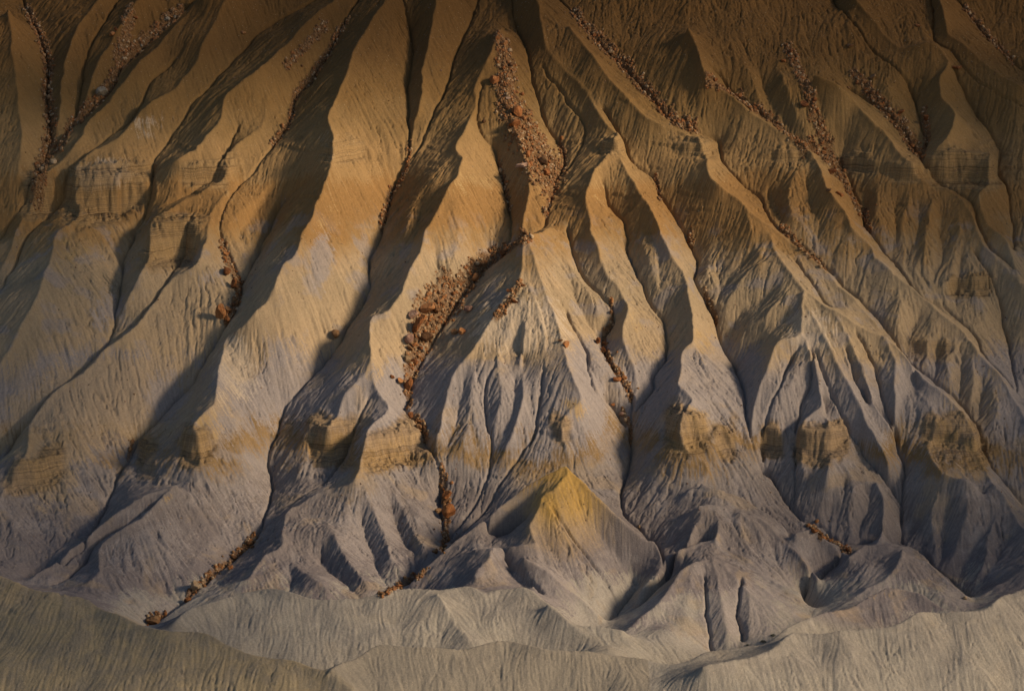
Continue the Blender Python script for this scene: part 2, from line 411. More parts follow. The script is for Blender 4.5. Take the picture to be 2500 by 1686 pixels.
def fnoise(wl_lo, wl_hi, beta=1.0, sx=1.0, sy=1.0, seed=0):
    """band-limited fractal noise, wavelengths in metres, unit deviation"""
    g = np.random.default_rng(seed).normal(size=(NY, NX)).astype(np.float32)
    F = np.fft.rfft2(g)
    fy = np.fft.fftfreq(NY, DX)[:, None]*sy; fx = np.fft.rfftfreq(NX, DX)[None]*sx
    f = np.hypot(fx, fy)+1e-9
    A = f**(-beta)*(1/(1+(f*wl_lo)**6))*(1/(1+(1/(f*wl_hi))**6))
    a = np.fft.irfft2(F*A, s=(NY, NX)).astype(np.float32)
    return a/a.std()
r = blur(r, 1)
z = r + base(ys)[:, None].astype(np.float32)
# mean-scale irregularity of the flanks
z += (0.01+0.028*np.clip((ys-476)/14, 0, 1))[:, None].astype(np.float32)*fnoise(1.0, 5, 1.3, seed=1) + 0.25*fnoise(6, 30, 1.4, seed=2)
def grad(a):
    gy, gx = np.gradient(a, DX); return gx, gy
def trace(z, n, steps, seed, wander=0.12, sm=2):
    """let water run down the slopes and count how often it passes every cell"""
    q = np.random.default_rng(seed)
    gx, gy = grad(blur(z, sm))
    px = q.uniform(0, NX-1, n); py = q.uniform(0, NY-1, n)
    vx = np.zeros(n); vy = np.zeros(n); acc = np.zeros(NX*NY)
    for s in range(steps):
        i = py.astype(int)*NX+px.astype(int)
        ax = -gx.ravel()[i]; ay = -gy.ravel()[i]
        nn = np.hypot(ax, ay)+1e-6
        vx = 0.55*vx+0.45*ax/nn+q.normal(0, wander*0.3, n); vy = 0.55*vy+0.45*ay/nn+q.normal(0, wander*0.3, n)
        nn = np.hypot(vx, vy)+1e-6; vx /= nn; vy /= nn
        px = np.clip(px+vx, 1, NX-2); py = np.clip(py+vy, 1, NY-2)
        acc += np.bincount(py.astype(int)*NX+px.astype(int), minlength=NX*NY)
    return acc.reshape(NY, NX).astype(np.float32)
RILL = np.zeros_like(z)
QF0 = (0.1+0.9*np.clip((ys-478)/14, 0, 1))[:, None].astype(np.float32)
for k, (n, st, amp) in enumerate(((200000, 50, 0.03), (200000, 50, 0.03))):
    a = trace(z, n, st, 20+k)
    a = np.log1p(blur(a, 1)/ (n*st/(NX*NY)))
    a = np.minimum(a, 3.0)
    z -= amp*a*QF0; RILL += a
    z = blur(z, 1) if k < 1 else z
# fall-line streaks
def lic(z, noise, K=14, sm=8):
    gx, gy = grad(blur(z, sm)); nn = np.hypot(gx, gy)+1e-6
    ux, uy = (gx/nn).ravel(), (gy/nn).ravel()
    J, I = np.meshgrid(np.arange(NX, dtype=np.float32), np.arange(NY, dtype=np.float32)); out = noise.copy().ravel(); nf = noise.ravel()
    for sgn in (1, -1):
        px, py = J.ravel().copy(), I.ravel().copy()
        for _ in range(K):
            i = (py+0.5).astype(np.int32)*NX+(px+0.5).astype(np.int32)
            px = np.clip(px+sgn*ux[i], 0, NX-2); py = np.clip(py+sgn*uy[i], 0, NY-2)
            out += nf[(py+0.5).astype(np.int32)*NX+(px+0.5).astype(np.int32)]
    out = out.reshape(NY, NX); return out/out.std()
STREAK = lic(z, np.random.default_rng(5).normal(size=(NY, NX)).astype(np.float32), 10)
QF = (0.28+0.72*np.clip((ys-478)/14, 0, 1))[:, None].astype(np.float32)   # the low front hills are smoother clay
steep = np.clip(np.hypot(*grad(blur(z, 10)))/0.6, 0, 1)
cm_, _ = raster((NX-1)//4+1, (NY-1)//4+1, np.vstack([dense(it[2]) for q_, it in zip(R, Rp) if it[2] is not None and q_[2] != 0.5])); cm_ = blur(cm_.astype(np.float32), 6)
FL = 1-0.85*np.clip(resize(cm_/cm_.max()*1.6, NY, NX), 0, 1)     # crests stay clean, flanks are furrowed
z += 0.42*(1-FL)**1.5
c1_, _ = raster(NX, NY, np.vstack([dense(it[2]) for q_, it in zip(R, Rp) if it[2] is not None and q_[2] != 0.5])); c1_ = blur(c1_.astype(np.float32), 5); z += 0.17*np.clip(c1_/0.3, 0, 1)*QF0
steep *= FL; QF = QF*FL
M1 = np.abs(lic(z, fnoise(2.2, 7, 0.8, seed=8), 44, 24)); z += 0.19*steep*QF*np.minimum(M1, 1.6)**0.85*np.clip(0.8+0.5*fnoise(12, 50, 1, seed=12), 0.1, 1.6)
S2 = lic(z, fnoise(0.7, 2.2, 0.5, seed=9), 26, 18); z += 0.055*QF*np.minimum(np.abs(S2), 1.5)*np.clip(0.9+0.5*fnoise(6, 20, 1, seed=13), 0.1, 2)
C1 = lic(z, fnoise(1.6, 5, 0.6, seed=41), 34, 20); C2 = lic(z, fnoise(0.8, 2.5, 0.5, seed=42), 22, 12)
pm_ = np.clip(0.75+0.6*fnoise(5, 25, 1, seed=43), 0.1, 1.6)
z -= 0.30*pm_*steep*(0.4+0.6*QF0)*np.exp(-(C1/0.16)**2)+0.17*QF*QF0*(1.7-pm_)*np.exp(-(C2/0.2)**2)
S3 = lic(z, fnoise(0.4, 0.9, 0.3, seed=10), 9); z += (0.042-0.020*QF0)*STREAK + 0.026*S3*QF0
# thread-like cracks along the gully floors
gl = np.vstack([it[2] for it in Gp if it[2] is not None]); gpts = [dense(it[2]) for it in Gp if it[2] is not None]
gm = raster(NX, NY, np.vstack(gpts))[0].astype(np.float32); gm = blur(gm, 3); z -= 1.5*gm
def pick(ox, oy, zf):
    """where the line of sight of a surveyed pixel meets the finished ground"""
    ox = np.atleast_1d(np.asarray(ox, float)); oy = np.atleast_1d(np.asarray(oy, float))
    dx, dy, dz = ray(ox, oy); y = np.clip(site(ox, oy, 20.0)[1], Y0+2.0, Y1-2.0); hit = np.zeros(len(ox), bool)
    for _ in range(int((Y1-Y0-4)/0.12)):
        x = dx/dy*y; zr = CZ+dz/dy*y
        hit |= zr <= sample(zf, x, y)
        y = np.where(hit, y, y+0.12)
        if hit.all(): break
    x = dx/dy*y
    return x, y, sample(zf, x, y)
GX, GY = np.meshgrid(xs, ys)
blocks = fnoise(0.8, 5, 0.6, seed=31); big = fnoise(5, 25, 1.2, seed=32); wav = fnoise(8, 60, 1.5, seed=33)
rough = fnoise(0.35, 1.6, 0.4, seed=34)
CL = np.zeros_like(z); zs_ = blur(z, 30)
# outcrops of the resistant beds: x, y, half width, half height, throw
for ox, oy, rx, am, hh in ((215,440,75,3.6,5.0),(90,445,40,2.2,4),(300,430,35,2.0,3),(400,545,62,2.6,4.5),(470,395,60,1.2,2.5),(270,400,60,1.0,2),
    (790,350,55,0.9,2),(1385,335,38,0.9,1.6),(1580,338,55,1.0,1.6),(1790,352,60,0.8,1.6),(1930,372,60,1.0,2.0),(2190,385,95,2.2,3.4),(2050,385,40,1.2,2.4),(1230,430,60,0.5,1.2),
    (440,1015,36,1.8,3.2),(335,1040,30,1.0,2.5),(75,1070,60,1.2,3),(750,1010,48,1.6,3.2),(900,1005,68,1.8,3.2),(1560,985,44,1.8,3.2),(1650,1000,26,1.2,2.6),
    (1752,1000,26,1.6,2.8),(1845,1005,40,1.8,3.2),(1900,1000,24,1.2,2.6),(2150,985,48,1.6,3.2),(2215,1015,30,1.4,3.0),(1275,985,22,0.8,1.8),(2120,790,60,0.7,2.0),(2190,650,60,0.8,2.0),(1960,840,40,0.6,1.5)):
    px_, py_, pz_ = pick(ox, oy, z); px_, py_, pz_ = px_[0], py_[0], pz_[0]
    R_ = rx*0.0868
    m = np.exp(-((GX-px_)/R_)**4)*np.exp(-((GY-py_)/(8+hh*1.6))**4)
    t = (zs_-(pz_+0.35*big+0.25*blur(blocks, 6)))/hh
    z += (am*m*np.tanh(5*t)*np.exp(-1.4*t*t)).astype(np.float32)
    b = m*np.exp(-(t*0.9)**4)
    CL = np.maximum(CL, b*np.clip(am/1.2, 0.35, 1))
# bedding of the outcrops: beds of unequal thickness and hardness
CL = np.clip(CL*1.15+0.22*big*(CL > 0.03)-0.1, 0, 1)
tb = np.random.default_rng(77).normal(size=1200); tb = np.convolve(tb, [0.25, 0.5, 0.25], 'same'); tb = np.sign(tb)*np.abs(tb)**0.7
def beds(zv): q = (zv+40)/0.22; i = np.clip(q.astype(int), 0, 1198); f = q-i; return tb[i]*(1-f)+tb[i+1]*f
BED = beds(z+0.35*wav+0.10*blocks)
z += (CL*0.26*BED).astype(np.float32) + CL*0.05*blocks
z += (0.035*BED*np.clip(0.4+0.6*big, 0, 1.5)).astype(np.float32)
# thin hard seams that crop out here and there right along the face
for oy, am, sd in ((232,0.16,1),(338,0.26,2),(392,0.2,3),(446,0.26,4),(480,0.2,5),(985,0.2,6),(1102,0.22,7),(1215,0.16,8),(1262,0.14,9)):
    x_, y_ = site(1162, oy, 0); zc = float(base(y_)) + 0.5
    pm = np.clip(0.3+0.8*np.roll(big, 137*sd, axis=1), 0, 1)
    t = (z-(zc+0.4*np.roll(wav, 71*sd, axis=1)+0.12*blocks))/0.45
    z += (am*pm*np.tanh(5*t)*np.exp(-1.4*t*t)).astype(np.float32)
# rubble lying in the gullies
RUB = np.zeros_like(z)
ZONES = [('64,28 100,117 110,171 107,228 117,303 100,374 85,410',10,15),('409,32 331,100 281,150 230,220 167,285 135,340',11,9),('292,28 285,80 262,130',15,7),
 ('790,45 745,130 708,185 669,228 658,285 619,331',6,7),('506,560 520,600 541,640 540,680 516,722',8,9),
 ('1140,95 1150,160 1150,210 1175,270 1210,330 1235,385',18,44),('1305,35 1349,89 1420,160 1484,231 1540,280 1577,292',14,12),
 ('1200,535 1153,572 1103,608 1064,645 1020,680',9,18),('1020,680 970,720 950,780 932,850',30,13),('932,850 925,880 930,920',9,7),
 ('1609,180 1677,226 1748,275 1805,318 1870,352 1905,400',8,12),('1790,110 1830,200 1850,260 1880,330',12,14),('1940,170 1985,220 2040,280 2085,350',10,16),
 ('1880,345 1905,380 1925,430 1955,490',11,7),('1776,520 1810,555 1865,605',7,10),('1965,480 1975,530',5,5),
 ('2193,28 2239,82 2296,140',9,8),('577,1228 534,1268 480,1312 427,1359',6,7),('345,1415 370,1400',10,7),('1004,1080 1012,1130 1015,1190 1004,1250',7,6),('965,1298 900,1335 865,1348',5,6),
 ('1385,690 1392,732 1370,775 1383,825 1412,860 1432,905',4,7),('1415,935 1431,974 1431,1010',4,4),('1180,645 1160,680 1130,720',6,8),
 ('931,330 925,380 900,430 886,459 865,520',6,6),('1132,377 1146,427 1157,481',5,4),('1271,327 1281,374 1255,440 1240,490',6,6),
 ('2098,255 2106,300 2096,360',7,5),('1835,1192 1862,1212 1925,1250',6,6),('945,950 968,1000',6,6),('302,1000 290,1040',3,3),('1490,409 1499,452',4,4),('1566,530 1572,560',6,5),('1600,660 1627,732',4,4),('650,150 740,60',6,6)]
zone_pts = []
for s, w0, w1 in ZONES:
    P = spline(parse(s), 4.0); W = np.linspace(w0, w1, len(P))
    zone_pts.append((P, W))
    x_, y_, _ = pick(P[:, 0], P[:, 1], z)
    for a, b, ww in zip(x_, y_, W*0.0868):
        i0, i1 = int((b-ww*3-Y0)/DX), int((b+ww*3-Y0)/DX)+1; j0, j1 = int((a-ww*2-X0)/DX), int((a+ww*2-X0)/DX)+1
        i0, j0 = max(i0, 0), max(j0, 0)
        if i1 <= i0 or j1 <= j0: continue
        d = ((GX[i0:i1, j0:j1]-a)/ww)**2+((GY[i0:i1, j0:j1]-b)/(ww*1.7))**2
        RUB[i0:i1, j0:j1] = np.maximum(RUB[i0:i1, j0:j1], np.exp(-d*d))
RUB = np.clip(RUB*1.3+0.28*blocks*(RUB > 0.05)*(RUB < 0.95), 0, 1)
z += RUB*(0.10*blocks+0.07*rough+0.12)


co = np.empty((NY*NX, 3), np.float32); co[:, 0] = GX.ravel(); co[:, 1] = GY.ravel(); co[:, 2] = z.ravel()
me = bpy.data.meshes.new('hillside')
i = (np.arange(NY-1)[:, None]*NX+np.arange(NX-1)[None]).ravel().astype(np.int32)
quads = np.stack([i, i+1, i+1+NX, i+NX], 1)
me.vertices.add(NY*NX); me.vertices.foreach_set('co', co.ravel())
me.loops.add(quads.size); me.loops.foreach_set('vertex_index', quads.ravel())
me.polygons.add(len(quads)); me.polygons.foreach_set('loop_start', np.arange(0, quads.size, 4, dtype=np.int32))
me.polygons.foreach_set('loop_total', np.full(len(quads), 4, np.int32))
me.update(calc_edges=True); me.shade_smooth()
def fattr(name, a):
    at = me.attributes.new(name, 'FLOAT', 'POINT'); at.data.foreach_set('value', np.ascontiguousarray(a, dtype=np.float32).ravel())
fattr('streak', STREAK*0.5+S3*0.4)
def spots(lst):
    a = np.zeros_like(z)
    for ox, oy, sx, sy, am in lst:
        x_, y_, z_ = pick(ox, oy, z)
        a = np.maximum(a, am*np.exp(-((GX-x_[0])/(sx*0.0868))**2-((z-z_[0])/(sy*0.0868))**2-((GY-y_[0])/(sy*0.2+6))**2))
    return a
fattr('cliff', CL); fattr('rubble', RUB)
GOLD = spots(((1288,1085,60,75,1.0),(1250,1150,45,50,1.0),(1310,1140,70,60,0.9),(1290,1200,90,55,0.5)))
ax_, ay_ = site(1285, 1060, 13.0)
GOLD *= np.clip((float(ay_)+1.5-GY)/2, 0, 1)
fattr('gold', GOLD)
OCH = 0.62*spots(((470,980,40,60,0.8),(440,930,20,30,.5),(170,570,60,70,0.7),(400,560,70,50,0.8),(740,500,60,60,0.5),(860,600,40,60,.3),
    (1060,420,120,60,0.5),(1400,430,100,60,0.5),(1600,780,50,50,0.7),(1450,720,60,45,0.6),(1620,600,30,30,0.6),(2150,990,60,50,0.8),(2205,1010,35,40,.8),(1580,960,50,45,0.7),(1310,930,45,28,0.7),(380,1130,16,14,0.7),
    (2010,1345,60,16,0.5),(2120,1400,30,14,0.6),(850,1475,45,12,0.6),(620,1345,60,14,0.3),(80,960,30,30,.4),(160,870,30,30,.4),(2105,760,60,60,.5),(1500,250,60,40,.4),(900,1010,70,40,.6),(760,1010,50,40,.5)))
MAU = spots(((640,880,70,60,0.8),(600,930,40,40,.6),(730,590,30,60,0.8),(380,900,60,60,0.7),(350,1240,120,60,.6),(250,700,50,50,.6),(60,870,60,60,.4),(1130,900,220,70,0.6),(1590,870,60,80,0.9),(1850,950,160,120,0.8),(1460,870,60,50,.8),
    (850,1200,120,90,0.6),(560,1160,90,80,0.5),(470,620,70,40,.4),(1310,600,50,40,.3),(1160,600,30,30,.2),(1680,1390,90,50,.8),(1760,1300,60,60,.7),(1980,1330,60,40,.7),(2170,1350,40,40,.7),(1260,1330,90,50,.6)))
PALE = spots(((530,820,50,60,0.8),(560,880,60,40,.5),(1180,740,120,60,0.9),(1840,760,60,50,0.8),(1560,820,30,30,.3),(240,400,80,40,0.8),(340,290,60,40,.4),(500,905,30,60,.4),(745,330,60,50,.3),(1380,640,40,40,.3),(520,1390,160,30,.5),(1000,1400,150,40,.5)))  # pale clay, with bright pools of light on the crests painted in
fattr('ochre', OCH); fattr('mauve', MAU); fattr('pale', PALE)

TAN = spots(((300,900,230,90,1.0),(120,960,130,110,0.9),(420,700,160,120,.8),(560,800,60,70,.8),(600,650,80,90,.6),(470,930,60,60,.6),(800,760,60,90,.6),(850,830,50,60,.5),(130,1080,60,90,.6),(1480,760,40,50,.6),(1700,850,40,60,.3),(2200,900,80,120,.6),(2150,760,120,80,.7)))
fattr('tan', TAN)
# front faces before the crest painted paler, imitating the light falling on them
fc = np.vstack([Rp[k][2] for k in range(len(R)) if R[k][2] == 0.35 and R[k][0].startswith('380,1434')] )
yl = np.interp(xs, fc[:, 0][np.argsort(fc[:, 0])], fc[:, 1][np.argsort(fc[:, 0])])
FORE_LIT = np.clip((yl[None, :]+1.2-GY)/1.5+0.5, 0, 1)*(GX < 22)+np.clip((466-GY)/3+0.5, 0, 1)*(GX >= 22)
fattr('fore_lit', FORE_LIT)

def crest_y(start):
    A = np.vstack([Rp[k][2] for k in range(len(R)) if R[k][0].startswith(start)]); o_ = np.argsort(A[:, 0])
    return np.interp(xs, A[o_, 0], A[o_, 1]), A[:, 0].min(), A[:, 0].max()
y0_, _, xe = crest_y('28,1320'); F0 = np.clip((y0_[None]+1.2-GY)/1.5+.5, 0, 1)*(GX < xe)
y2_, xa, _ = crest_y('744,1532'); F2 = np.clip((y2_[None]+1.0-GY)/1.5+.5, 0, 1)*(GX >= xa)*(GX < 22)
fattr('front_olive', F0); fattr('front_grey', F2)

hill = bpy.data.objects.new('hillside', me); col.objects.link(hill); hill['kind'] = 'structure'
hill['label'] = 'eroded badland hillside with knife-edged ridges and gullies'
def ncol(c): return (c[0], c[1], c[2], 1.0)
class NT:
    def __init__(s, mat): s.t = mat.node_tree; s.n = s.t.nodes; s.l = s.t.links
    def add(s, kind, **kw):
        n = s.n.new(kind)
        for k, v in kw.items(): setattr(n, k, v)
        return n
    def put(s, sock, v):
        if hasattr(v, 'is_output') or isinstance(v, bpy.types.NodeSocket): s.l.new(v, sock)
        else: sock.default_value = v
    def math(s, op, a, b=0.0, clamp=False):
        n = s.add('ShaderNodeMath', operation=op, use_clamp=clamp); s.put(n.inputs[0], a); s.put(n.inputs[1], b); return n.outputs[0]
    def noise(s, scale, detail=3, vec=None, rough=0.55, dist=0.0):
        n = s.add('ShaderNodeTexNoise'); n.inputs['Scale'].default_value = scale; n.inputs['Detail'].default_value = detail
        n.inputs['Roughness'].default_value = rough; n.inputs['Distortion'].default_value = dist
        if vec is not None: s.l.new(vec, n.inputs['Vector'])
        return n.outputs['Fac']
    def mix(s, f, a, b, mode='MIX'):
        n = s.add('ShaderNodeMix', data_type='RGBA', blend_type=mode); s.put(n.inputs[0], f); s.put(n.inputs[6], a); s.put(n.inputs[7], b); return n.outputs[2]
    def remap(s, v, a, b, c, d):
        n = s.add('ShaderNodeMapRange'); s.put(n.inputs[0], v)
        for i, q in zip((1, 2, 3, 4), (a, b, c, d)): n.inputs[i].default_value = q
        return n.outputs[0]
    def attr(s, name): return s.add('ShaderNodeAttribute', attribute_name=name).outputs['Fac']
    def ramp(s, v, stops, interp='LINEAR'):
        n = s.add('ShaderNodeValToRGB'); n.color_ramp.interpolation = interp; e = n.color_ramp.elements
        while len(e) < len(stops): e.new(0.5)
        for q, (p, c) in zip(e, stops): q.position = p; q.color = ncol(c)
        s.put(n.inputs[0], v); return n.outputs[0]
def zlev(oy): return float(base(site(1162, oy, 0)[1]))
mt = bpy.data.materials.new('clay'); mt.use_nodes = True
T = NT(mt); bs = T.n['Principled BSDF']
geo = T.add('ShaderNodeNewGeometry'); pos = geo.outputs['Position']
zz = T.add('ShaderNodeSeparateXYZ'); T.l.new(pos, zz.inputs[0]); zz = zz.outputs[2]
n1 = T.noise(0.06, 4, pos); n2 = T.noise(0.35, 4, pos); n3 = T.noise(2.2, 4, pos); n4 = T.noise(0.16, 5, pos)
zw = T.math('ADD', zz, T.math('MULTIPLY', T.math('SUBTRACT', n1, 0.5), 15.0))
zw = T.math('ADD', zw, T.math('MULTIPLY', T.math('SUBTRACT', n2, 0.5), 3.0))
zw = T.math('ADD', zw, T.math('MULTIPLY', T.attr('streak'), 0.45))
zw = T.math('ADD', zw, T.math('MULTIPLY', T.attr('streak'), 0.9))
Z0, Z1 = zlev(1560)-6, zlev(0)+8
brown = (.150, .078, .025); tan = (.38, .28, .172); olive = (.25, .158, .066); orange = (.29, .165, .062); och = (.39, .265, .12); gold = (.43, .265, .075); gtan = (.31, .195, .085)
mauve = (.290, .252, .234); pale = (.53, .44, .34); grey = (.34, .305, .26); violet = (.195, .168, .165)
lv = [(1570, grey), (1350, grey), (1320, violet), (1150, (.218, .184, .168)), (1060, (.262, .226, .204)), (1010, olive), (960, mauve), (840, mauve), (790, tan), (640, (.33, .25, .155)), (610, tan),
      (540, gtan), (505, orange), (420, orange), (395, gtan), (330, gtan), (290, olive), (210, (.215, .125, .045)), (110, (.17, .092, .032)), (10, brown)]  # top browns are strata colour, deepened further to imitate the dim upper slope
stops = [(min(1, max(0, (zlev(y)-Z0)/(Z1-Z0))), c) for y, c in lv]
base_c = T.ramp(T.remap(zw, Z0, Z1, 0, 1), stops)
# broad patches where another bed's wash has run down over the slope
low = T.remap(zw, zlev(560), zlev(470), 1, 0)
base_c = T.mix(T.math('MULTIPLY', T.remap(n4, 0.54, 0.62, 0, 0.6), low), base_c, ncol(mauve))
base_c = T.mix(T.math('MULTIPLY', T.remap(T.noise(0.11, 5, pos, dist=0.6), 0.55, 0.63, 0, 0.40), low), base_c, ncol(tan))
def soft(name, c, f=1.0):
    global base_c
    a = T.math('ADD', T.attr(name), T.math('MULTIPLY', T.math('SUBTRACT', n2, 0.5), 0.7))
    a = T.math('ADD', a, T.math('MULTIPLY', T.attr('streak'), 0.13))
    gate = T.math('MULTIPLY', T.remap(a, 0.32, 0.52, 0, f), T.remap(T.attr(name), 0.02, 0.15, 0, 1))
    base_c = T.mix(gate, base_c, ncol(c))
soft('tan', tan, 0.75); soft('mauve', mauve, 0.8); soft('ochre', och, 0.8); soft('pale', pale, 0.5)  # the pale patches include painted highlights
ga = T.math('ADD', T.attr('gold'), T.math('MULTIPLY', T.attr('streak'), 0.10))
base_c = T.mix(T.math('MULTIPLY', T.remap(ga, 0.1, 0.95, 0, 0.95), T.remap(T.attr('gold'), 0.02, 0.2, 0, 1)), base_c, ncol(gold))
base_c = T.mix(T.math('MULTIPLY', T.attr('fore_lit'), 0.8), base_c, T.mix(T.remap(n2, 0.35, 0.65, 0, 1), ncol((.335, .30, .245)), ncol((.28, .25, .205))))
base_c = T.mix(T.math('MULTIPLY', T.attr('front_olive'), 0.85), base_c, T.mix(T.remap(T.math('ADD', n2, T.math('MULTIPLY', T.attr('streak'), .05)), 0.4, 0.6, 0, 1), ncol((.32, .25, .145)), ncol((.25, .205, .14))))
base_c = T.mix(T.math('MULTIPLY', T.attr('front_grey'), 0.7), base_c, ncol((.25, .215, .165)))
# outcrop rock: bedded ochre and brown
bn = T.add('ShaderNodeTexNoise', noise_dimensions='1D'); T.l.new(T.math('ADD', zz, T.math('MULTIPLY', n2, 1.2)), bn.inputs['W']); bn.inputs['Scale'].default_value = 2.6; bn.inputs['Detail'].default_value = 3; bedv = bn.outputs['Fac']
cl_c = T.ramp(bedv, [(.3, (.12, .075, .038)), (.42, (.27, .175, .08)), (.55, (.33, .22, .105)), (.68, (.19, .125, .065))])
base_c = T.mix(T.remap(T.attr('cliff'), 0.2, 0.7, 0, 0.75), base_c, cl_c)
# rubble
vr = T.add('ShaderNodeTexVoronoi'); vr.inputs['Scale'].default_value = 3.2; T.l.new(pos, vr.inputs['Vector'])
vs = T.add('ShaderNodeSeparateColor'); T.l.new(vr.outputs['Color'], vs.inputs[0])
rb = T.ramp(vs.outputs[0], [(0, (.11, .06, .03)), (.4, (.19, .10, .045)), (.8, (.25, .135, .06)), (1, (.33, .21, .12))])
base_c = T.mix(T.remap(T.attr('rubble'), 0.15, 0.9, 0, 0.75), base_c, rb)
# fine streaks and grain
st = T.remap(T.attr('streak'), -1.6, 1.6, 0.84, 1.13)
gr = T.remap(T.noise(4.0, 5, pos, rough=0.8), 0.3, 0.7, 0.86, 1.14)
v = T.math('MULTIPLY', st, gr); v = T.math('MULTIPLY', v, T.remap(n3, 0.25, 0.75, 0.90, 1.10))
cmb = T.add('ShaderNodeCombineColor'); [T.l.new(v, cmb.inputs[i]) for i in range(3)]
base_c = T.mix(1.0, base_c, cmb.outputs[0], 'MULTIPLY')
# scattered pale pebbles
vp = T.add('ShaderNodeTexVoronoi'); vp.inputs['Scale'].default_value = 1.1; T.l.new(pos, vp.inputs['Vector'])
base_c = T.mix(T.remap(vp.outputs['Distance'], 0.07, 0.10, 0.55, 0.0), base_c, (.55, .43, .30, 1))
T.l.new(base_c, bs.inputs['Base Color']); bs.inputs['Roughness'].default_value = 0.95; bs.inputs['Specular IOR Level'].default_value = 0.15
hb = T.math('ADD', T.math('MULTIPLY', T.noise(3.2, 5, pos, rough=0.72), 0.22), T.math('MULTIPLY', T.noise(9.0, 3, pos, rough=0.7), 0.09))
vc = T.add('ShaderNodeTexVoronoi', feature='DISTANCE_TO_EDGE'); vc.inputs['Scale'].default_value = 1.5; T.l.new(pos, vc.inputs['Vector'])
crk = T.math('MULTIPLY', T.math('MINIMUM', vc.outputs['Distance'], 0.12), T.math('ADD', T.math('MULTIPLY', T.attr('cliff'), 0.6), T.math('MULTIPLY', T.attr('rubble'), 2.0)))
bp = T.add('ShaderNodeBump'); bp.inputs['Strength'].default_value = 0.9; bp.inputs['Distance'].default_value = 0.55
T.l.new(T.math('ADD', hb, crk), bp.inputs['Height']); T.l.new(bp.outputs[0], bs.inputs['Normal'])
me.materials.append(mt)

# ------------------------------------------------------------------ land around the picture
def bground(x, y):
    zb = base(np.minimum(y, 722.0)); zb = np.where(y < 402, 12.5+0.25*(402-506)-0.02*(402-y), zb)
    return np.maximum(zb, -40)
n = 230
gx_ = np.sign(np.linspace(-1, 1, n))*np.abs(np.linspace(-1, 1, n))**3*6000; gy_ = 560+np.sign(np.linspace(-1, 1, n))*np.abs(np.linspace(-1, 1, n))**3*6000
AX, AY = np.meshgrid(gx_, gy_)
inside = (AX > X0+10) & (AX < X1-10) & (AY > Y0+8) & (AY < Y1-12)
AZ = bground(AX, AY)+np.where(inside, -16.0, -0.6)+(2.2*np.sin(AX*0.21+0.06*AY)*np.sin(AY*0.03+AX*0.05)+1.2*np.sin(AX*0.43-AY*0.02))*(~inside)*(AY > 500)
vs_ = np.c_[AX.ravel(), AY.ravel(), AZ.ravel()]
fs_ = [(j*n+i, j*n+i+1, (j+1)*n+i+1, (j+1)*n+i) for j in range(n-1) for i in range(n-1)]
gm_ = bpy.data.meshes.new('ground'); gm_.from_pydata(vs_.tolist(), [], fs_); gm_.shade_smooth(); gm_.materials.append(mt)
go = bpy.data.objects.new('ground', gm_); col.objects.link(go); go['kind'] = 'structure'

# ------------------------------------------------------------------ stones
def rock_mesh(name, seed, sub=2, squash=(1, 1, 1), cuts=9, rough_=0.05):
    """angular block: a ball planed off by random flat cuts, then weathered"""
    import bmesh
    q = np.random.default_rng(seed); bm = bmesh.new(); bmesh.ops.create_icosphere(bm, subdivisions=sub+1, radius=1)
    P = np.array([v.co[:] for v in bm.verts])
    for _ in range(cuts):
        nrm = q.normal(size=3); nrm /= np.linalg.norm(nrm); h = q.uniform(0.42, 0.8); d = P@nrm
        P -= np.outer(np.maximum(d-h, 0), nrm)
    P *= np.array(squash)
    P += q.normal(0, rough_*0.4, P.shape)
    for v, p in zip(bm.verts, P): v.co = p
    m_ = bpy.data.meshes.new(name); bm.to_mesh(m_); bm.free(); return m_
def rock_mat(name, a, b, c):
    m_ = bpy.data.materials.new(name); m_.use_nodes = True; K_ = NT(m_); b_ = K_.n['Principled BSDF']
    oi = K_.add('ShaderNodeObjectInfo'); tc = K_.add('ShaderNodeNewGeometry').outputs['Position']
    f = K_.math('ADD', K_.noise(1.1, 5, tc), K_.math('MULTIPLY', K_.math('SUBTRACT', oi.outputs['Random'], 0.5), 0.35))
    cc = K_.ramp(f, [(0.25, a), (0.5, b), (0.78, c)])
    K_.l.new(cc, b_.inputs['Base Color']); b_.inputs['Roughness'].default_value = 0.9; b_.inputs['Specular IOR Level'].default_value = 0.2
    bp_ = K_.add('ShaderNodeBump'); bp_.inputs['Strength'].default_value = 0.8; bp_.inputs['Distance'].default_value = 0.25
    K_.l.new(K_.noise(2.8, 6, tc, rough=0.7), bp_.inputs['Height']); K_.l.new(bp_.outputs[0], b_.inputs['Normal']); return m_
MATS = {'rust': rock_mat('rust_sandstone', (.12, .045, .018), (.27, .105, .035), (.38, .19, .08)),
        'brown': rock_mat('brown_sandstone', (.085, .042, .02), (.17, .085, .038), (.28, .17, .085)),
        'pink': rock_mat('pink_sandstone', (.20, .11, .08), (.33, .20, .14), (.45, .33, .25)),
        'tan': rock_mat('tan_sandstone', (.20, .13, .07), (.34, .23, .13), (.48, .36, .23)),
        'grey': rock_mat('grey_sandstone', (.13, .10, .07), (.22, .18, .13), (.32, .27, .20))}
SHAPES = {'block': (1, .85, .75), 'slab': (1.1, .8, .4), 'tall': (.7, .65, 1.15), 'round': (1, .9, .8), 'rubble': (1, .8, .7)}
CACHE = {}
def rock(shape, mat, k):
    key = (shape, mat, k)
    if key not in CACHE:
        m_ = rock_mesh('boulder', 100+13*k+sum(map(ord, shape)), 2, SHAPES[shape], 5 if shape == 'round' else 10)
        m_.materials.append(MATS[mat]); CACHE[key] = bpy.data.objects.new('boulder', m_)
        return CACHE[key], True
    return CACHE[key], False
gzx, gzy = grad(z)
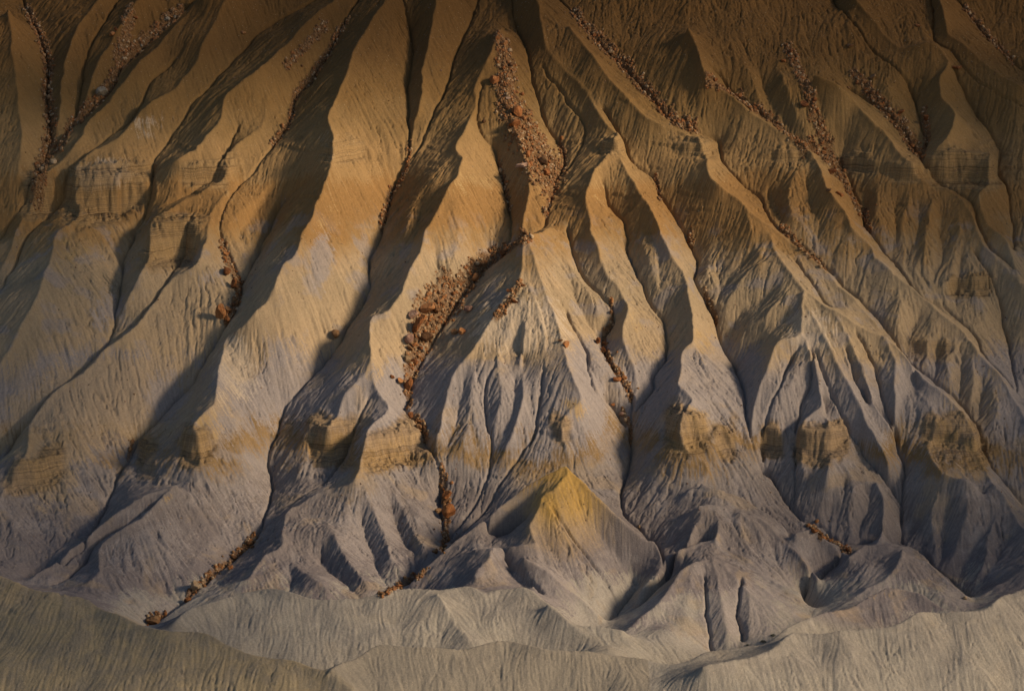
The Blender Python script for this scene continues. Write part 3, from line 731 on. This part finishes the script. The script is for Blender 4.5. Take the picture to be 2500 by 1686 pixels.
def put_rock(x, y, zs, size, shape, mat, label, group=None, cat='boulder', sink=0.22, name='boulder'):
    src, first = rock(shape, mat, random.randrange(2)); o = src if first else src.copy()
    col.objects.link(o); o.name = name
    i, j = int((y-Y0)/DX), int((x-X0)/DX); nx_, ny_ = gzx[i, j], gzy[i, j]
    up = Vector((-nx_, -ny_, 1.0)).normalized(); up = (up+Vector((0, 0, 1.2))).normalized()
    q = up.to_track_quat('Z', 'Y'); e = Euler((random.uniform(-.25, .25), random.uniform(-.25, .25), random.uniform(0, 6.28)))
    o.rotation_euler = (q.to_matrix() @ e.to_matrix()).to_euler()
    s = size*0.0868/2*1.15; o.scale = (s*random.uniform(.9, 1.1), s*random.uniform(.9, 1.1), s*random.uniform(.9, 1.1))
    o.location = Vector((x, y, zs))+up*s*SHAPES[shape][2]*(1-2*sink)
    o['label'] = label; o['category'] = cat
    if group: o['group'] = group
    return o
# boulders large enough to tell apart: x, y, width (survey pixels), shape, stone, what singles them out
BIG = [
(1121,181,28,'block','rust','cracked rust-red block on the left edge of the upper central talus'),
(1124,194,13,'slab','tan','small tan slab tucked under the cracked red block on the central talus'),
(1143,97,24,'rubble','rust','orange broken block near the top of the central talus'),
(1157,115,14,'round','tan','rounded tan boulder at the narrow top end of the central talus'),
(1175,253,30,'round','rust','smooth egg-shaped red boulder in the middle of the central talus'),
(1168,279,30,'rubble','rust','jumbled orange block just below the egg-shaped red boulder'),
(1162,294,20,'slab','tan','flat tan slab at the foot of the jumbled orange block'),
(1187,268,15,'rubble','rust','small rusty block right of the egg-shaped red boulder'),
(1153,221,12,'slab','pink','pale pink slab on the central talus above the egg-shaped boulder'),
(1185,213,11,'block','rust','small red block at the right edge of the upper central talus'),
(1189,370,34,'slab','pink','pale banded slab sticking out of the lower central talus'),
(1196,352,20,'tall','rust','upright orange fin standing behind the pale banded slab'),
(1237,365,24,'round','brown','dark brown oval boulder at the lower right of the central talus'),
(1239,391,18,'block','rust','orange block at the bottom tip of the central talus'),
(1136,389,14,'block','tan','tan block in the narrow gully left of the central talus foot'),
(1100,276,10,'round','brown','lone brown stone on the slope left of the central talus'),
(1146,235,12,'rubble','brown','brown rubble block on the left side of the central talus'),
(513,574,18,'slab','rust','rusty slab at the top of the red boulder gully on the left'),
(513,615,23,'round','rust','rounded red boulder on the left bank of the left gully'),
(534,647,24,'tall','rust','tall rusty block near the bend of the left gully'),
(502,711,34,'tall','rust','largest dark red boulder at the lower end of the left gully'),
(517,702,20,'block','brown','brown block leaning against the largest dark red boulder'),
(516,726,14,'block','rust','small red block below the largest dark red boulder'),
(530,679,12,'round','brown','small brown stone between the tall rusty block and the largest red boulder'),
(530,595,15,'slab','brown','brown slab on the right bank of the left gully'),
(938,714,25,'block','pink','pinkish flat-topped block on the upper left of the central boulder pile'),
(972,700,34,'block','rust','big rust block crowning the central boulder pile'),
(990,705,24,'block','brown','dark block on the right shoulder of the central boulder pile'),
(961,722,20,'rubble','rust','split orange block in the middle of the central boulder pile'),
(943,740,32,'tall','rust','tall orange-red block on the left flank of the central boulder pile'),
(950,758,17,'slab','tan','tilted tan slab under the tall orange-red block'),
(931,768,25,'round','pink','rounded pink boulder at the lower left of the central boulder pile'),
(968,765,27,'round','brown','rounded brown boulder at the lower right of the central boulder pile'),
(958,789,20,'slab','grey','grey slab in the chute below the central boulder pile'),
(929,789,18,'block','brown','brown block in the chute under the rounded pink boulder'),
(925,814,18,'block','tan','tan block midway down the chute below the boulder pile'),
(938,822,20,'rubble','rust','orange block near the lower end of the chute below the boulder pile'),
(915,807,14,'slab','grey','thin grey slab on the left rim of the chute'),
(1075,629,22,'round','rust','rounded orange boulder beside the upper part of the central rubble gully'),
(1075,650,14,'block','brown','small brown block just below the rounded orange boulder'),
(1146,575,18,'round','brown','brown boulder where the central gully turns round the pale cone'),
(1082,597,12,'block','tan','small tan block at the upper end of the central rubble gully'),
(1032,640,10,'round','brown','small dark stone on the left rim of the central rubble gully'),
(1034,752,17,'block','brown','dark block of a pair on the slope right of the boulder pile'),
(1048,752,18,'block','rust','redder block of a pair on the slope right of the boulder pile'),
(1064,700,20,'block','pink','pinkish block alone in the side chute left of the pale cone'),
(1187,645,15,'slab','rust','orange slab near the summit of the pale central cone'),
(1166,683,15,'block','rust','bright orange block on the upper left slope of the pale central cone'),
(1155,659,10,'block','rust','small orange stone above the bright orange block on the pale cone'),
(1152,675,10,'block','pink','small pink stone left of the bright orange block on the pale cone'),
(1283,778,23,'slab','rust','orange slab alone on the right flank of the pale central cone'),
(1273,772,11,'slab','brown','small slab touching the upper left of the lone orange slab'),
(1358,775,18,'tall','rust','upright orange block in the gully right of the pale cone'),
(1374,797,15,'tall','rust','second upright red block, just below the first, right of the pale cone'),
(1367,798,10,'block','brown','small brown stone between two upright blocks right of the pale cone'),
(1401,857,23,'slab','rust','wide red slab lying in the gully right of the pale cone'),
(1417,857,12,'block','rust','small red block right of the wide red slab'),
(1420,873,11,'block','tan','small tan block under the wide red slab'),
(1413,940,11,'round','pink','round pale stone in the lower gully right of the pale cone'),
(1420,954,10,'round','tan','round tan stone just above the gully junction right of the pale cone'),
(1392,923,9,'block','rust','little orange stone on the spur left of the round pale stone'),
(922,875,28,'tall','rust','tall red-brown boulder standing in the gully below the boulder chute'),
(908,864,17,'block','rust','orange block left of the tall red-brown boulder'),
(890,855,11,'block','rust','small orange stone highest on the bank left of the tall red-brown boulder'),
(931,946,18,'tall','rust','orange block on the gully bank above the layered outcrop'),
(950,967,14,'block','brown','brown block right of the layered outcrop in the gully'),
(762,757,21,'round','brown','rounded brown boulder in the shaded gully left of centre'),
(1018,1124,23,'block','rust','orange block high in the narrow dark gully left of the golden cone'),
(1022,1160,32,'round','rust','largest rounded orange boulder in the narrow dark gully'),
(1011,1138,18,'block','brown','brown block wedged above the largest rounded orange boulder'),
(993,1156,20,'slab','brown','dark slab on the left lip of the narrow dark gully'),
(990,1252,15,'block','brown','brown block at the lower end of the narrow dark gully'),
(954,1298,12,'slab','tan','pale slab near the mouth of the narrow dark gully'),
(904,1330,14,'rubble','rust','orange rubble block at the edge of the front ridge'),
(869,1345,14,'slab','brown','flat brown stone lying along the front ridge crest'),
(436,1334,32,'tall','tan','tall tan and orange block in the dark ravine at lower left'),
(427,1361,16,'block','rust','rust block under the tall tan and orange block'),
(342,1409,34,'rubble','brown','mossy brown heap of rock where the lower left ravine meets the front hill'),
(523,1288,14,'block','rust','small rust block in the middle of the lower left ravine'),
(573,1238,14,'slab','brown','brown slab at the upper end of the lower left ravine'),
(231,208,28,'round','grey','big grey rounded boulder in the upper left chute'),
(98,384,15,'round','tan','tan boulder low in the far left rubble gully'),
(121,367,19,'block','tan','blocky tan boulder right of the lowest far left gully boulder'),
(114,199,13,'tall','tan','upright tan stone midway up the far left rubble gully'),
(255,76,15,'block','rust','orange block on the high slope at upper left'),
(264,67,10,'tall','rust','small orange stone right of the high orange block at upper left'),
(306,40,14,'rubble','rust','highest orange block in the upper left corner slope'),
(553,75,12,'block','rust','orange block alone high on the left of the dark upper chute'),
(1826,235,23,'block','rust','rust block in the middle of the upper right slope'),
(1798,130,13,'block','brown','brown block high on the smooth upper right slope'),
(1776,137,15,'rubble','rust','rusty rubble block left of the high brown block at upper right'),
(1929,100,21,'slab','brown','dark slab near the top of the upper right slope'),
(2047,254,15,'block','rust','red block in the right hand talus chute'),
(1983,174,17,'block','brown','brown block at the head of the right hand talus chute'),
(2001,236,12,'rubble','rust','small rust block left of the red block in the right hand chute'),
(1926,196,14,'slab','brown','brown slab on the rib between two right hand chutes'),
(2175,149,27,'slab','rust','wide rusty slab on the crest of the far right spur'),
(2084,55,19,'slab','rust','orange slab high at the upper right near the frame top'),
(2104,270,19,'tall','rust','tall orange block at the right edge of the right hand talus'),
(1889,388,23,'block','rust','rust block above the lower rubble patch on the right'),
(1908,438,24,'slab','rust','widest orange slab of the lower rubble patch on the right'),
(1883,428,18,'slab','brown','brown slab left of the widest orange slab on the right'),
(1548,275,14,'block','rust','rust block at the lower end of the long diagonal talus'),
(1440,162,12,'block','brown','brown block midway down the long diagonal talus'),
(1388,118,13,'round','tan','pale round stone in the upper part of the long diagonal talus'),
(1848,1206,19,'block','rust','orange block at the gully mouth among the lower right hills'),
(1855,1184,9,'round','rust','small orange stone just above the gully mouth at lower right'),
(1864,1210,12,'slab','brown','brown slab right of the orange block at the lower right gully mouth'),
(1921,1248,13,'tall','rust','upright orange stone on the low saddle at lower right'),
(2191,1357,10,'block','tan','tan stone at the meeting of two gullies at far lower right'),
(1452,1197,9,'round','tan','tan stone in the ravine right of the golden cone'),
]
for ox, oy, w_, shp, mat_, lab in BIG:
    x_, y_, z_ = pick(ox, oy+w_*0.25, z); put_rock(x_[0], y_[0], z_[0], w_, shp, mat_, lab)
# the rest of each rubble patch: look-alike blocks
WORD = {'block': 'angular block', 'slab': 'flat slab', 'rubble': 'broken lump', 'round': 'rounded stone'}
FILL = [(0, 24, 'tan brown', 'far left gully', 'in the rubble of the far left gully'), (1, 10, 'brown grey', 'upper left chute', 'in the upper left chute'),
 (3, 8, 'brown', 'dark upper chute', 'in the dark upper chute left of centre'), (4, 8, 'rust brown', 'left gully', 'among the red boulders of the left gully'),
 (5, 26, 'rust rust brown', 'central talus', 'on the broad central talus'), (6, 22, 'rust tan brown', 'diagonal talus', 'in the long diagonal talus right of centre'),
 (7, 10, 'brown tan', 'central gully', 'in the narrow upper stretch of the central rubble gully'), (8, 22, 'rust rust brown', 'central pile', 'packed in the central boulder pile'),
 (10, 14, 'rust brown', 'upper right streak', 'in the first rubble streak of the upper right slope'), (11, 8, 'rust brown', 'upper right ribs', 'in the middle rubble streak of the upper right slope'),
 (12, 16, 'rust rust brown', 'right hand chute', 'in the right hand talus chute'), (13, 12, 'rust brown', 'lower right rubble', 'in the lower rubble patch on the right'),
 (14, 8, 'brown tan', 'right bank', 'on the crumbly bank right of the lit crest'), (17, 10, 'brown grey', 'lower left ravine', 'on the floor of the lower left ravine'), (19, 8, 'rust brown', 'narrow gully', 'in the narrow dark gully left of the golden cone')]
for zi, nn, mats_, gname, lab in FILL:
    P_, W_ = zone_pts[zi]; mats_ = mats_.split()
    for _ in range(nn):
        k_ = random.randrange(len(P_)); ww = W_[k_]
        x_, y_, z_ = pick(P_[k_, 0]+random.uniform(-.9, .9)*ww, P_[k_, 1]+random.uniform(-.9, .9)*ww, z)
        sz, shp, mt_ = random.choice((5, 6, 6, 7, 8, 9, 11, 13)), random.choice(('block', 'slab', 'rubble', 'round')), random.choice(mats_)
        put_rock(x_[0], y_[0], z_[0], sz, shp, mt_, '%s %s %s %s' % ('small' if sz < 9 else 'mid-sized', mt_, WORD[shp], lab), 'blocks of the '+gname, 'rock', name='rock')
# ------------------------------------------------------------------ three dark shrubs on the pale flat at lower right
def shrub_mesh(seed, n_=260):
    q = np.random.default_rng(seed); V, F = [], []
    for k in range(n_):
        d = q.normal(size=3); d /= np.linalg.norm(d); p = d*q.uniform(.35, 1)**.6*np.array((1, .9, .62)); p[2] = abs(p[2])*1.0+0.1
        u = q.normal(size=3); u /= np.linalg.norm(u); v_ = np.cross(u, d); v_ /= np.linalg.norm(v_)+1e-6; s = q.uniform(.08, .16); b = len(V)
        V += [p-u*s*.5, p+v_*s*.45, p+u*s, p-v_*s*.45]; F.append((b, b+1, b+2, b+3))
    m_ = bpy.data.meshes.new('foliage'); m_.from_pydata([tuple(a) for a in V], [], F); return m_
def stem_mesh():
    import bmesh
    bm = bmesh.new()
    for a in range(5):
        ang = a*1.256; ret = bmesh.ops.create_cone(bm, segments=6, radius1=.05, radius2=.02, depth=.7, cap_ends=True)
        for v in ret['verts']:
            t_ = v.co.z+.35; v.co.z = t_*.8-.1; v.co.x += math.cos(ang)*t_*.5; v.co.y += math.sin(ang)*t_*.5
    m_ = bpy.data.meshes.new('stems'); bm.to_mesh(m_); bm.free(); return m_
lf = bpy.data.materials.new('sage_leaf'); lf.use_nodes = True; lb = NT(lf); lb.l.new(lb.ramp(lb.noise(3, 3, lb.add('ShaderNodeNewGeometry').outputs['Position']), [(.3, (.03, .04, .022)), (.7, (.07, .08, .045))]), lb.n['Principled BSDF'].inputs['Base Color'])
wd = bpy.data.materials.new('shrub_wood'); wd.use_nodes = True; wd.node_tree.nodes['Principled BSDF'].inputs['Base Color'].default_value = (.10, .075, .05, 1)
for k, (ox, oy, w_, lab) in enumerate(((1755, 1444, 13, 'dark green shrub on the pale flat, topmost and furthest right of three'), (1733, 1458, 14, 'dark green bushy shrub on the pale flat, middle one of three'), (1697, 1465, 9, 'smallest dark shrub on the pale flat, leftmost of three'))):
    x_, y_, z_ = pick(ox, oy, z); root = bpy.data.objects.new('shrub', None); col.objects.link(root); root.location = (x_[0], y_[0], z_[0]); root['label'] = lab; root['category'] = 'shrub'; root['group'] = 'shrubs on the pale flat'
    s = w_*0.0868/2; root.scale = (s, s, s)
    f_ = shrub_mesh(50+k); f_.materials.append(lf); a_ = bpy.data.objects.new('foliage', f_); a_.parent = root; col.objects.link(a_)
    g__ = stem_mesh(); g__.materials.append(wd); b_ = bpy.data.objects.new('stem', g__); b_.parent = root; col.objects.link(b_)

# small stones strewn through the rubble chutes: nobody could count them
def icos(): 
    t = (1+5**.5)/2; v = np.array([(-1,t,0),(1,t,0),(-1,-t,0),(1,-t,0),(0,-1,t),(0,1,t),(0,-1,-t),(0,1,-t),(t,0,-1),(t,0,1),(-t,0,-1),(-t,0,1)], float)/1.9
    f = np.array([(0,11,5),(0,5,1),(0,1,7),(0,7,10),(0,10,11),(1,5,9),(5,11,4),(11,10,2),(10,7,6),(7,1,8),(3,9,4),(3,4,2),(3,2,6),(3,6,8),(3,8,9),(4,9,5),(2,4,11),(6,2,10),(8,6,7),(9,8,1)]); return v, f
iv, if_ = icos(); q = np.random.default_rng(3)
def scree(name, label, n_, prob, smin, smax, mats_, power=2.4):
    pr = prob.ravel().astype(np.float64); pr /= pr.sum()
    idx = q.choice(NX*NY, size=n_, p=pr); x = X0+(idx % NX)*DX+q.uniform(-.1, .1, n_); y = Y0+(idx//NX)*DX+q.uniform(-.1, .1, n_)
    zs = sample(z, x, y); s = smin+(smax-smin)*q.random(n_)**power
    V = iv[None]*(1+q.normal(0, .16, (n_, 12, 1)))*q.uniform(.6, 1.15, (n_, 1, 3))
    a = q.uniform(0, 6.28, n_); ca, sa = np.cos(a)[:, None], np.sin(a)[:, None]
    V = np.stack([V[..., 0]*ca-V[..., 1]*sa, V[..., 0]*sa+V[..., 1]*ca, V[..., 2]], -1)*s[:, None, None]
    V += np.stack([x, y, zs-s*0.05], -1)[:, None]
    F = (if_[None]+12*np.arange(n_)[:, None, None]).reshape(-1, 3).astype(np.int32)
    m_ = bpy.data.meshes.new(name); m_.vertices.add(n_*12); m_.vertices.foreach_set('co', V.astype(np.float32).ravel())
    m_.loops.add(F.size); m_.loops.foreach_set('vertex_index', F.ravel()); m_.polygons.add(len(F))
    m_.polygons.foreach_set('loop_start', np.arange(0, F.size, 3, dtype=np.int32)); m_.polygons.foreach_set('loop_total', np.full(len(F), 3, np.int32))
    for k in mats_: m_.materials.append(MATS[k])
    mi = np.repeat(q.integers(0, len(mats_), n_), 20).astype(np.int32); m_.polygons.foreach_set('material_index', mi); m_.update(calc_edges=True)
    o = bpy.data.objects.new(name, m_); col.objects.link(o); o['kind'] = 'stuff'; o['label'] = label; o['category'] = 'scree'
scree('scree', 'loose brown and rust coloured stones choking the gullies', 60000, (RUB**1.5+0.02*blur(RUB, 60))*np.clip(0.5+0.7*blur(blocks, 2), 0.02, 2), 0.05, 0.42, ['rust', 'brown', 'brown', 'tan', 'rust', 'brown', 'brown'], 5.5)
scree('pebbles', 'pale pebbles scattered thinly over the clay slopes', 7000, np.clip(0.15+0.5*big+0.002, 0.02, 2)*(ys > 500)[:, None]+0.01, 0.04, 0.20, ['tan', 'grey', 'pink', 'brown'], 4)
# ------------------------------------------------------------------ out-of-view blobs added to shade the top, ends and spots of the slope
def added_shade_cloud():
    import bmesh
    bm = bmesh.new(); q = random.Random(11)
    spots_ = [(ox, oy, R_) for ox in range(-250, 2700, 200) for oy, R_ in ((-230, 17), (-80, 8))]
    spots_ += [(-60, y_, 19) for y_ in range(150, 1700, 200)]+[(2420, y_, 20) for y_ in range(120, 1500, 200)]
    spots_ += [(60, 200, 15), (190, 740, 13), (230, 960, 11), (20, 430, 9), (2250, 1100, 10), (1700, 1480, 7), (480, 560, 7), (2090, 560, 11), (2120, 900, 8), (1720, 40, 10), (2020, 200, 9), (500, 40, 12), (950, 0, 12), (60, 620, 12), (90, 900, 12), (2270, 260, 11), (2230, 500, 11), (2290, 760, 11), (330, 120, 13), (560, 150, 12), (900, 120, 11), (1330, 110, 9), (1600, 150, 10), (1900, 150, 10), (2090, 330, 11), (1950, 480, 9), (720, 1260, 9), (1560, 1180, 9), (1900, 1250, 9), (2060, 1290, 8), (1120, 1190, 6)]
    for ox, oy, R_ in spots_:
        x_, y_ = site(ox, oy, 0.0); p = Vector((float(x_), float(y_), float(base(y_))))+sdir*260
        for _ in range(7):
            rr = R_*q.uniform(.35, .72); c = p+Vector((q.uniform(-1, 1)*R_*.7, q.uniform(-1, 1)*R_*.7, q.uniform(-.6, .6)*R_*.7))
            ret = bmesh.ops.create_icosphere(bm, subdivisions=3, radius=rr)
            for v in ret['verts']:
                v.co *= 1+0.12*math.sin(v.co.x*.9+c.x)*math.sin(v.co.y*1.1+c.y)*math.sin(v.co.z*.8+c.z); v.co += c
    m_ = bpy.data.meshes.new('added_shade_clouds'); bm.to_mesh(m_); bm.free(); m_.shade_smooth()
    cm = bpy.data.materials.new('added_shade_cloud'); cm.use_nodes = True; b_ = cm.node_tree.nodes['Principled BSDF']
    b_.inputs['Base Color'].default_value = (.82, .83, .86, 1); b_.inputs['Roughness'].default_value = 1; b_.inputs['Specular IOR Level'].default_value = 0
    m_.materials.append(cm); o = bpy.data.objects.new('added_shade_clouds', m_); col.objects.link(o); o['kind'] = 'structure'
added_shade_cloud()
